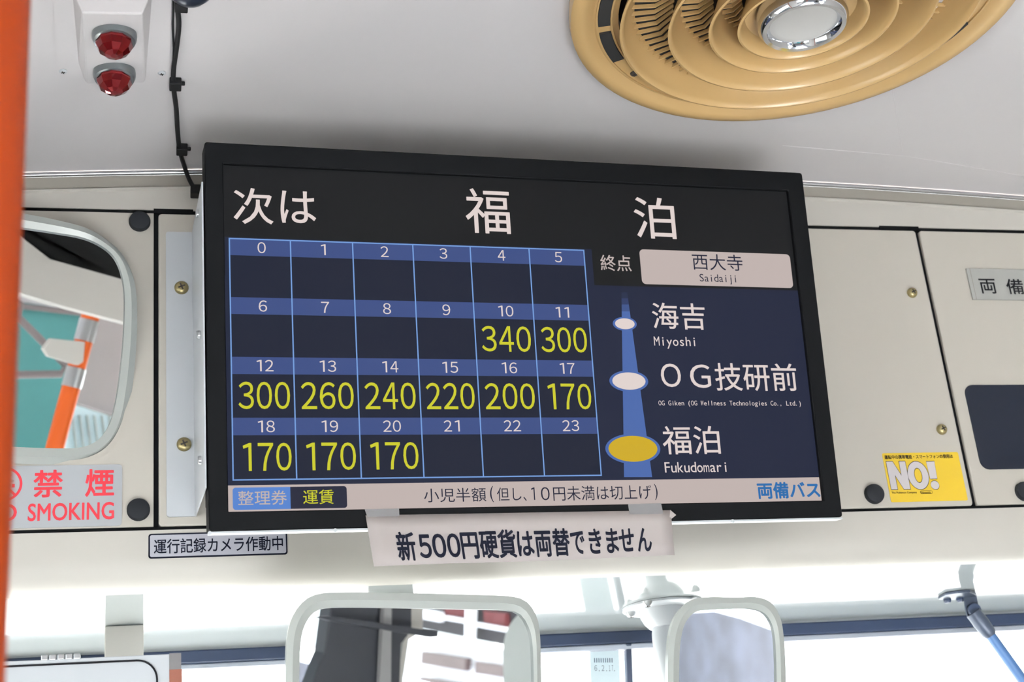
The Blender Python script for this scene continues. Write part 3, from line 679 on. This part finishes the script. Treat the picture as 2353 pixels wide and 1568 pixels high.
t = thing('dome_camera', c, 'small dark dome on the ceiling at the top edge beside cable', 'camera')
bm = bmesh.new(); lathe(bm, c, DN, [(.028, .0005), (.028, .008), (.024, .012)], 32, cap0=True, cap1=True); obj('dome_base', bm, M['cable'], t, smooth=True)
bm = bmesh.new(); lathe(bm, c, DN, [(.022, .0115), (.020, .019), (.014, .025), (.006, .0285), (.0005, .029)], 32, cap0=True, cap1=True); obj('dome_cover', bm, M['tint'], t, smooth=True)

# ------------------------------------------------------------------ orange handrail beside the camera
p = at(-42, 700, .66); bm = bmesh.new(); lathe(bm, Vector((p.x, p.y, 0)), (0, 0, 1), [(.0165, .0), (.0165, crown(p.x))], 32, cap0=True, cap1=True)
obj('handrail', bm, M['orange'], smooth=True, label='orange upright handrail close to camera at left edge', cat='handrail')

# ------------------------------------------------------------------ hanging mirrors
def mirror_thing(name, px_out, px_in, pl, label):
    P0 = pl.hit(*px_out[len(px_out) // 2]); t = thing(name, pl.o, label, 'mirror')
    n = len(px_out); bm = bmesh.new(); md = [((a[0] * .5 + b[0] * .5), (a[1] * .5 + b[1] * .5)) for a, b in zip(px_out, px_in)]
    back = [pl.hit(*p, -.001) for p in px_out]; c = sum(back, Vector()) / n
    loft(bm, [[c + (q - c) * .93 - pl.n * .022 for q in back], [c + (q - c) * .985 - pl.n * .012 for q in back], back, [pl.hit(*p, .006) for p in px_out], [pl.hit(*p, .0085) for p in md], [pl.hit(*p, .005) for p in px_in], [pl.hit(*p, .001) for p in px_in]], True, False)
    obj('mirror_frame', bm, M['frame'], t, smooth=True)
    bm = bmesh.new(); g = [pl.hit(*p, .0015) for p in px_in]; c = sum(g, Vector()) / n; g = [c + (q - c) * 1.01 for q in g]; loft(bm, [g, [q - pl.n * .002 for q in g]]); obj('mirror_glass', bm, M['mirror'], t)
    return t
def two(f): return [(p.x, p.y) for p in resample(spline(f, 6, True), 120)]
def plane_n(o, n): n = Vector(n).normalized(); ex = Vector((-n.y, n.x, 0)).normalized(); return Plane(o, ex, n.cross(ex) if n.cross(ex).z > 0 else -n.cross(ex))
BM_ = plane_n(at(950, 1370, 1.50), (.175, -.976, -.13))
bo = two([(657, 1800), (657, 1640), (657, 1540), (660, 1465), (671, 1420), (695, 1385), (730, 1366), (800, 1362), (950, 1364), (1100, 1368), (1170, 1371), (1208, 1382), (1232, 1415), (1241, 1460), (1243, 1540), (1245, 1640), (1245, 1800), (1235, 1870), (1190, 1900), (950, 1905), (720, 1900), (668, 1870)])
bi = two([(688, 1800), (688, 1640), (688, 1540), (691, 1475), (700, 1438), (719, 1410), (748, 1398), (810, 1396), (950, 1398), (1100, 1401), (1165, 1403), (1195, 1412), (1214, 1440), (1223, 1475), (1226, 1540), (1227, 1640), (1227, 1800), (1218, 1850), (1180, 1874), (950, 1878), (740, 1874), (698, 1852)])
tb = mirror_thing('rear_view_mirror', bo, bi, BM_, 'larger hanging rear view mirror, left of the two below display')
px0, px1 = atz(852, 1365, .387), atz(955, 1365, .387)
bm = bmesh.new(); y = 1.70; box(bm, (at(850, 1400, y).x, y, Z0 + .16), (at(953, 1400, y).x, y + .012, SOF - .0005))
obj('hanger_plate', bm, M['cream'], tb, bevel=.002)
bm = bmesh.new(); c = at(900, 1640, y); tube(bm, [c + Vector((0, .003, .0)), BM_.hit(930, 1620, -.02)], .012, 16); obj('mirror_arm', bm, M['cream'], tb, smooth=True)
SM_ = plane_n(at(1670, 1380, 1.56), (.01, -1.83, -.26))
so = two([(1534, 1740), (1535, 1620), (1535, 1520), (1540, 1455), (1555, 1412), (1585, 1381), (1630, 1373), (1690, 1374), (1738, 1373), (1772, 1386), (1793, 1420), (1801, 1465), (1805, 1530), (1806, 1620), (1807, 1740), (1795, 1790), (1760, 1810), (1670, 1814), (1575, 1810), (1545, 1788)])
si = two([(1560, 1740), (1560, 1620), (1561, 1520), (1565, 1468), (1575, 1432), (1598, 1407), (1635, 1401), (1690, 1399), (1730, 1400), (1757, 1410), (1774, 1436), (1781, 1470), (1784, 1530), (1785, 1620), (1786, 1740), (1776, 1774), (1748, 1788), (1670, 1791), (1595, 1788), (1568, 1770)])
ts = mirror_thing('rear_view_mirror', so, si, SM_, 'smaller hanging rear view mirror on a white flanged stem')
f0 = SOFP.hit(1523, 1393); f0 = Vector((f0.x, f0.y, SOF))
bm = bmesh.new(); lathe(bm, f0, DN, [(.052, .0003), (.052, .003), (.049, .0045), (.032, .0055), (.030, .014), (.026, .022), (.020, .028)], 48, cap0=True, cap1=True); obj('stem_flange', bm, M['white'], ts, smooth=True)
bm = bmesh.new(); sp = [f0 + Vector((0, 0, -.02)), at(1524, 1470, f0.y), at(1545, 1560, f0.y - .01), at(1570, 1650, f0.y - .03), SM_.hit(1650, 1690, -.02)]
tube(bm, spline(sp, 6), .014, 20); obj('stem', bm, M['white'], ts, smooth=True)
for x, y in ((1449, 1407), (1487, 1382), (1600, 1375)): 
    pl = Plane((0, 0, SOF - .0045), (1, 0, 0), (0, -1, 0)); screw('flange_bolt', pl, x, y, .0062, ts, M['steel'], .007)
# post and sign box at the left
y = 1.78; a, b = at(241, 1440, y).x, at(330, 1440, y).x
bm = bmesh.new(); box(bm, (a, y, 1.45), (b, y + .02, SOF - .0004)); obj('post', bm, M['cream'], label='cream flat post hanging from white soffit behind sign box', cat='post', bevel=.0015)
SB = 1.52; SP = Plane((X0, SB, Z0), (1, 0, 0), (0, 0, 1))
zt = SP.px(200, 1512)[1]; a0, a1 = -.36, SP.px(415, 1530)[0]
t = thing('sign_box', (X0 - .15, SB, Z0 + .1), 'white box with black rounded outline at the bottom left corner', 'box')
bm = bmesh.new(); slab(bm, SP, rect(a0, zt - .22, a1, zt), -.06, 0); obj('box_body', bm, M['white'], t, bevel=.001)
bm = bmesh.new(); ra1 = SP.px(363, 1560)[0]; rt = SP.px(200, 1522)[1]
o1, i1 = rrect(a0 + .02, zt - .2, ra1, rt, .02, 8), rrect(a0 + .022, zt - .198, ra1 - .0018, rt - .0018, .0182, 8)
loft(bm, [[SP.p3(*p, .0003) for p in o1], [SP.p3(*p, .0012) for p in o1], [SP.p3(*p, .0012) for p in i1], [SP.p3(*p, .0003) for p in i1]], False, False); obj('door_outline', bm, M['blackink'], t)
bm = bmesh.new(); q0, q1 = SP.px(389, 1540), SP.px(417, 1540); slab(bm, SP, rect(q0[0], zt - .2, a1 + .0012, q0[1]), .0002, .0010); obj('tape_strip', bm, M['brown'], t, label='brown tape strip')
bm = bmesh.new(); slab(bm, SP, rect(q0[0], q0[1], a1 + .0006, zt + .0004), .0002, .0008); obj('tape_strip', bm, M['tape'], t, label='translucent tape strip')
bm = bmesh.new(); h0 = SP.px(93, 1512)[0]; h9 = SP.px(186, 1512)[0]
for i in range(5): k = (h9 - h0) / 5; box(bm, (X0 + h0 + k * i + .0005, SB - .001, Z0 + zt - .001), (X0 + h0 + k * (i + 1) - .0005, SB + .012, Z0 + zt + .0045))
obj('hinge', bm, M['steel'], t, bevel=.001)
# strut at the right
yS = 1.80
t = thing('support_strut', SOFP.hit(2200, 1365), 'blue grey diagonal strut bolted to soffit at the lower right', 'strut')
bm = bmesh.new(); pl = [(2155, 1371), (2172, 1361), (2200, 1357), (2228, 1355), (2241, 1360), (2243, 1370), (2200, 1372), (2170, 1374)]
P_ = [SOFP.hit(*p) for p in pl]; loft(bm, [[p + Vector((0, 0, -.0003)) for p in P_], [p + Vector((0, 0, -.004)) for p in P_]]); obj('mounting_plate', bm, M['strutgrey'], t, bevel=.0006)
bm = bmesh.new(); lug = [(2214, 1366), (2243, 1362), (2249, 1395), (2252, 1425), (2238, 1434), (2224, 1420), (2218, 1398)]
P_ = [at(*p, yS) for p in lug]; loft(bm, [P_, [p + Vector((.001, .004, 0)) for p in P_]]); obj('lug', bm, M['strutgrey'], t, bevel=.0008)
for x, y in ((2175, 1371), (2204, 1369)):
    c = SOFP.hit(x, y) + Vector((0, 0, -.0035)); bm = bmesh.new(); lathe(bm, c, DN, [(.0052, 0), (.0052, .003), (.0036, .0055), (.001, .0058)], 8, cap0=True, cap1=True); obj('plate_bolt', bm, M['navy'], t)
bm = bmesh.new(); c = at(2233, 1404, yS); lathe(bm, c + Vector((0, -.008, 0)), (.35, 1, 0), [(.008, 0), (.009, .002), (.009, .006), (.004, .007), (.004, .026), (.006, .026), (.006, .031), (.003, .032)], 16, cap0=True, cap1=True); obj('pivot_bolt', bm, M['navy'], t)
r0, r1, r2, r3 = at(2236, 1408, yS - .006), at(2272, 1455, yS - .006), at(2353, 1568, yS - .006), at(2560, 1860, yS - .006)
bm = bmesh.new(); tube(bm, [r0, r0.lerp(r1, .5), r1, r1.lerp(r2, .06)], [.010, .0108, .0095, .0075], 14); obj('rod_end', bm, M['strutgrey'], t, smooth=True)
bm = bmesh.new(); tube(bm, [r1, r2, r3], .0068, 16); obj('rod', bm, M['blue'], t, smooth=True)
# inspection sticker on the windscreen
IP = Plane(at(1390, 1530, YW + .006), (1, 0, 0), (0, -.55, 1))
IP = Plane(Vector((IP.o.x, YW + .0065, Z0 + .355)), (1, 0, 0), (0, -(2.2 - YW - .008), (Z0 + .355 - .85)))
a0, b1 = IP.px(1355, 1498); a1, _ = IP.px(1422, 1498); b0 = IP.px(1388, 1610)[1]
bm = bmesh.new(); slab(bm, IP, rect(a0, b0, a1, b1), 0, .0006)
for i in range(9): 
    c = IP.px(1366 + i * 5, 1518); sheet(bm, IP, rect(c[0] - .0008, c[1] - .003, c[0] + .0006, c[1] + .003), .0009, 1)
for s, x, w in (('6', 1369, 6), ('.', 1377, 2), ('2', 1385.5, 6), ('.', 1394, 2), ('17', 1404, 10), ('.', 1412, 2)): textpx(bm, IP, s, x, 1536 if s != '.' else 1542, w, 13 if s != '.' else 2.5, .0009, 1)
obj('inspection_sticker', bm, [M['skysticker'], M['stickerink']], label='small pale blue inspection sticker on windscreen beside the divider bar', cat='sticker')

# ------------------------------------------------------------------ what the mirrors show: real things behind and beside the viewer
def seen(pl, px, py, ax, val):
    """point on the upright plane (axis ax = val) that the mirror pl shows at a pixel"""
    m = pl.hit(px, py); d = (m - CAM).normalized(); d = d - pl.n * (2 * d.dot(pl.n))
    return m + d * ((val - m[ax]) / d[ax])
def vpoly(bm, pl, pts, at_, th=.03, mi=0):
    ax, val = at_; sg = 1 if ax == 0 else -1; e = Vector((0, 0, 0)); e[ax] = sg * th
    lo = [seen(pl, a, b, ax, val) for a, b in pts]
    loft(bm, [lo, [p + e for p in lo]], mi=mi)
def vtube(bm, pl, pts, r, at_, mi=0, seg=20): tube(bm, [seen(pl, a, b, *at_) for a, b in pts], r, seg, mi=mi)
L = MIR1
bm = bmesh.new(); vpoly(bm, L, [(-310, 480), (330, 500), (330, 665), (115, 590), (38, 530), (-310, 330)], (1, .42), .04)
obj('dark_blind', bm, M['black'], label='dark board above cream beam, seen in left mirror', cat='board')
bm = bmesh.new(); vpoly(bm, L, [(-310, 325), (30, 530), (115, 596), (330, 656), (330, 752), (140, 702), (30, 668), (-310, 560)], (1, .5), .06)
obj('cream_beam', bm, M['cream'], label='cream overhead beam seen in the left mirror', cat='beam')
t = thing('teal_partition', seen(L, 60, 850, 1, -.75), 'teal partition screen with metal frame, seen in left mirror', 'partition')
bm = bmesh.new(); vpoly(bm, L, [(-310, 640), (192, 716), (190, 760), (100, 1060), (80, 1180), (-310, 1180)], (1, -.75), .03); obj('teal_panel', bm, M['teal'], t)
bm = bmesh.new(); vtube(bm, L, [(-300, 690), (30, 702), (190, 720)], .008, (1, -.74)); obj('top_bar', bm, M['bracketgrey'], t)
bm = bmesh.new(); vtube(bm, L, [(20, 690), (48, 700), (42, 730), (150, 838), (140, 860), (20, 862)], .009, (1, -.3)); obj('folding_arm', bm, M['bracketgrey'], t)
t = thing('handrail_post', seen(L, 160, 900, 1, .05), 'orange handrail post with silver collars, seen in left mirror', 'handrail')
v = lambda *p: [seen(L, a, b, 1, .05) for a, b in p]
A_, B_ = (215, 700), (118, 1060)
lp = lambda y: (A_[0] + (B_[0] - A_[0]) * (y - A_[1]) / (B_[1] - A_[1]), y)
bm = bmesh.new(); tube(bm, v(lp(690), lp(1200)), .0195, 24); obj('orange_tube', bm, M['orangepost'], t, smooth=True)
for y0, y1 in ((736, 784), (846, 890)): bm = bmesh.new(); tube(bm, v(lp(y0), lp(y1)), .0212, 24); obj('collar', bm, M['steel'], t, smooth=True)
bm = bmesh.new(); vpoly(bm, L, [(100, 802), (118, 778), (196, 786), (192, 832), (180, 840), (112, 820)], (1, .09), .02); obj('clamp_plate', bm, M['cream'], t, bevel=.002)
bm = bmesh.new(); vpoly(bm, L, [(150, 690), (420, 740), (420, 990), (240, 948), (100, 900)], (1, -1.08), .04); obj('grey_lining', bm, M['lilac'], label='grey wall lining beyond orange post, seen in left mirror', cat='wall panel')
bm = bmesh.new(); vpoly(bm, L, [(90, 965), (170, 930), (420, 1010), (420, 1120), (90, 1120)], (1, -1.0), .03)
for i in range(8): vpoly(bm, L, [(165 + i * 17, 955), (168 + i * 17, 955), (178 + i * 17, 1040), (175 + i * 17, 1040)], (1, -.992), .007, 1)
obj('quilted_backrest', bm, [M['quilt'], M['frame']], label='pale blue quilted backrest low in the left mirror', cat='backrest')
B = BM_
t = thing('dark_pillar', seen(B, 830, 1500, 1, .1), 'dark pillar cover with light strip, seen in larger mirror', 'pillar')
bm = bmesh.new(); vpoly(bm, B, [(766, 1340), (905, 1340), (905, 1700), (670, 1700), (728, 1540), (745, 1500)], (1, .1), .05); obj('pillar_cover', bm, M['dark'], t, bevel=.004)
bm = bmesh.new(); vpoly(bm, B, [(885, 1340), (900, 1340), (896, 1700), (866, 1700), (876, 1480)], (1, .12), .015); obj('light_strip', bm, M['grey'], t)
bm = bmesh.new(); vpoly(bm, B, [(902, 1340), (944, 1340), (944, 1450), (920, 1480), (912, 1700), (895, 1700)], (1, .11), .02); obj('inner_edge', bm, M['dark'], t)
bm = bmesh.new(); vpoly(bm, B, [(726, 1419), (760, 1417), (1005, 1452), (1005, 1464), (990, 1466), (760, 1428)], (1, .16), .02); obj('cross_arm', bm, M['dark'], t)
bm = bmesh.new(); vpoly(bm, B, [(944, 1340), (972, 1340), (970, 1452), (938, 1470), (925, 1560), (922, 1700), (908, 1700), (912, 1560), (925, 1480), (940, 1450)], (1, .08), .03); obj('window_edge', bm, M['cream'], t)
t = thing('house', seen(B, 1050, 1500, 0, 5.0), 'white framed house with brown panes, seen outside in larger mirror', 'house')
bm = bmesh.new(); vpoly(bm, B, [(940, 1320), (1190, 1350), (1190, 1490), (940, 1440)], (0, 5.0), .2); obj('dark_upper_wall', bm, M['housedark'], t)
for q in ([(1020, 1395), (1072, 1402), (1072, 1425), (1022, 1416)], [(1110, 1404), (1160, 1410), (1160, 1445), (1112, 1432)]):
    bm = bmesh.new(); vpoly(bm, B, q, (0, 4.95), .04); obj('red_panel', bm, M['housered'], t)
bm = bmesh.new()
for q in ([(1070, 1380), (1086, 1380), (1082, 1475), (1067, 1470)], [(940, 1396), (1010, 1408), (1010, 1430), (940, 1416)], [(1020, 1416), (1075, 1426), (1075, 1434), (1020, 1424)], [(1095, 1432), (1170, 1446), (1170, 1454), (1095, 1440)]): vpoly(bm, B, q, (0, 4.9), .04)
obj('white_frame', bm, M['houseframe'], t)
bm = bmesh.new(); vpoly(bm, B, [(900, 1455), (1190, 1500), (1190, 2300), (900, 2300)], (0, 5.1), .2); obj('white_lower_wall', bm, M['houseframe'], t)
for q in ([(968, 1497), (1070, 1514), (1068, 1543), (966, 1526)], [(1092, 1520), (1180, 1535), (1180, 1562), (1090, 1548)], [(964, 1556), (1062, 1574), (1062, 1620), (962, 1610)]):
    bm = bmesh.new(); vpoly(bm, B, q, (0, 5.0), .05); obj('window_pane', bm, M['housepane'], t)
bm = bmesh.new(); vpoly(bm, B, two([(1158, 1700), (1156, 1560), (1155, 1490), (1166, 1445), (1190, 1412), (1225, 1380), (1290, 1380), (1290, 1700)]), (0, 1.08), .03)
obj('mirror_back', bm, M['frame'], label='pale rounded plastic cover at right edge of larger mirror', cat='cover')
Sm = SM_
bm = bmesh.new(); vpoly(bm, Sm, [(1500, 1400), (1585, 1408), (1640, 1404), (1700, 1420), (1760, 1442), (1850, 1470), (1850, 2400), (1500, 2400)], (0, 3.0), .3)
m = mat('tiled_slope', (48, 52, 66), 0.8, var=0.95, scale=5); obj('tiled_slope', bm, m, label='grey blue mottled slope outside, seen in smaller mirror', cat='slope')
bpy.data.objects.remove(_fo); bpy.data.curves.remove(_fc)
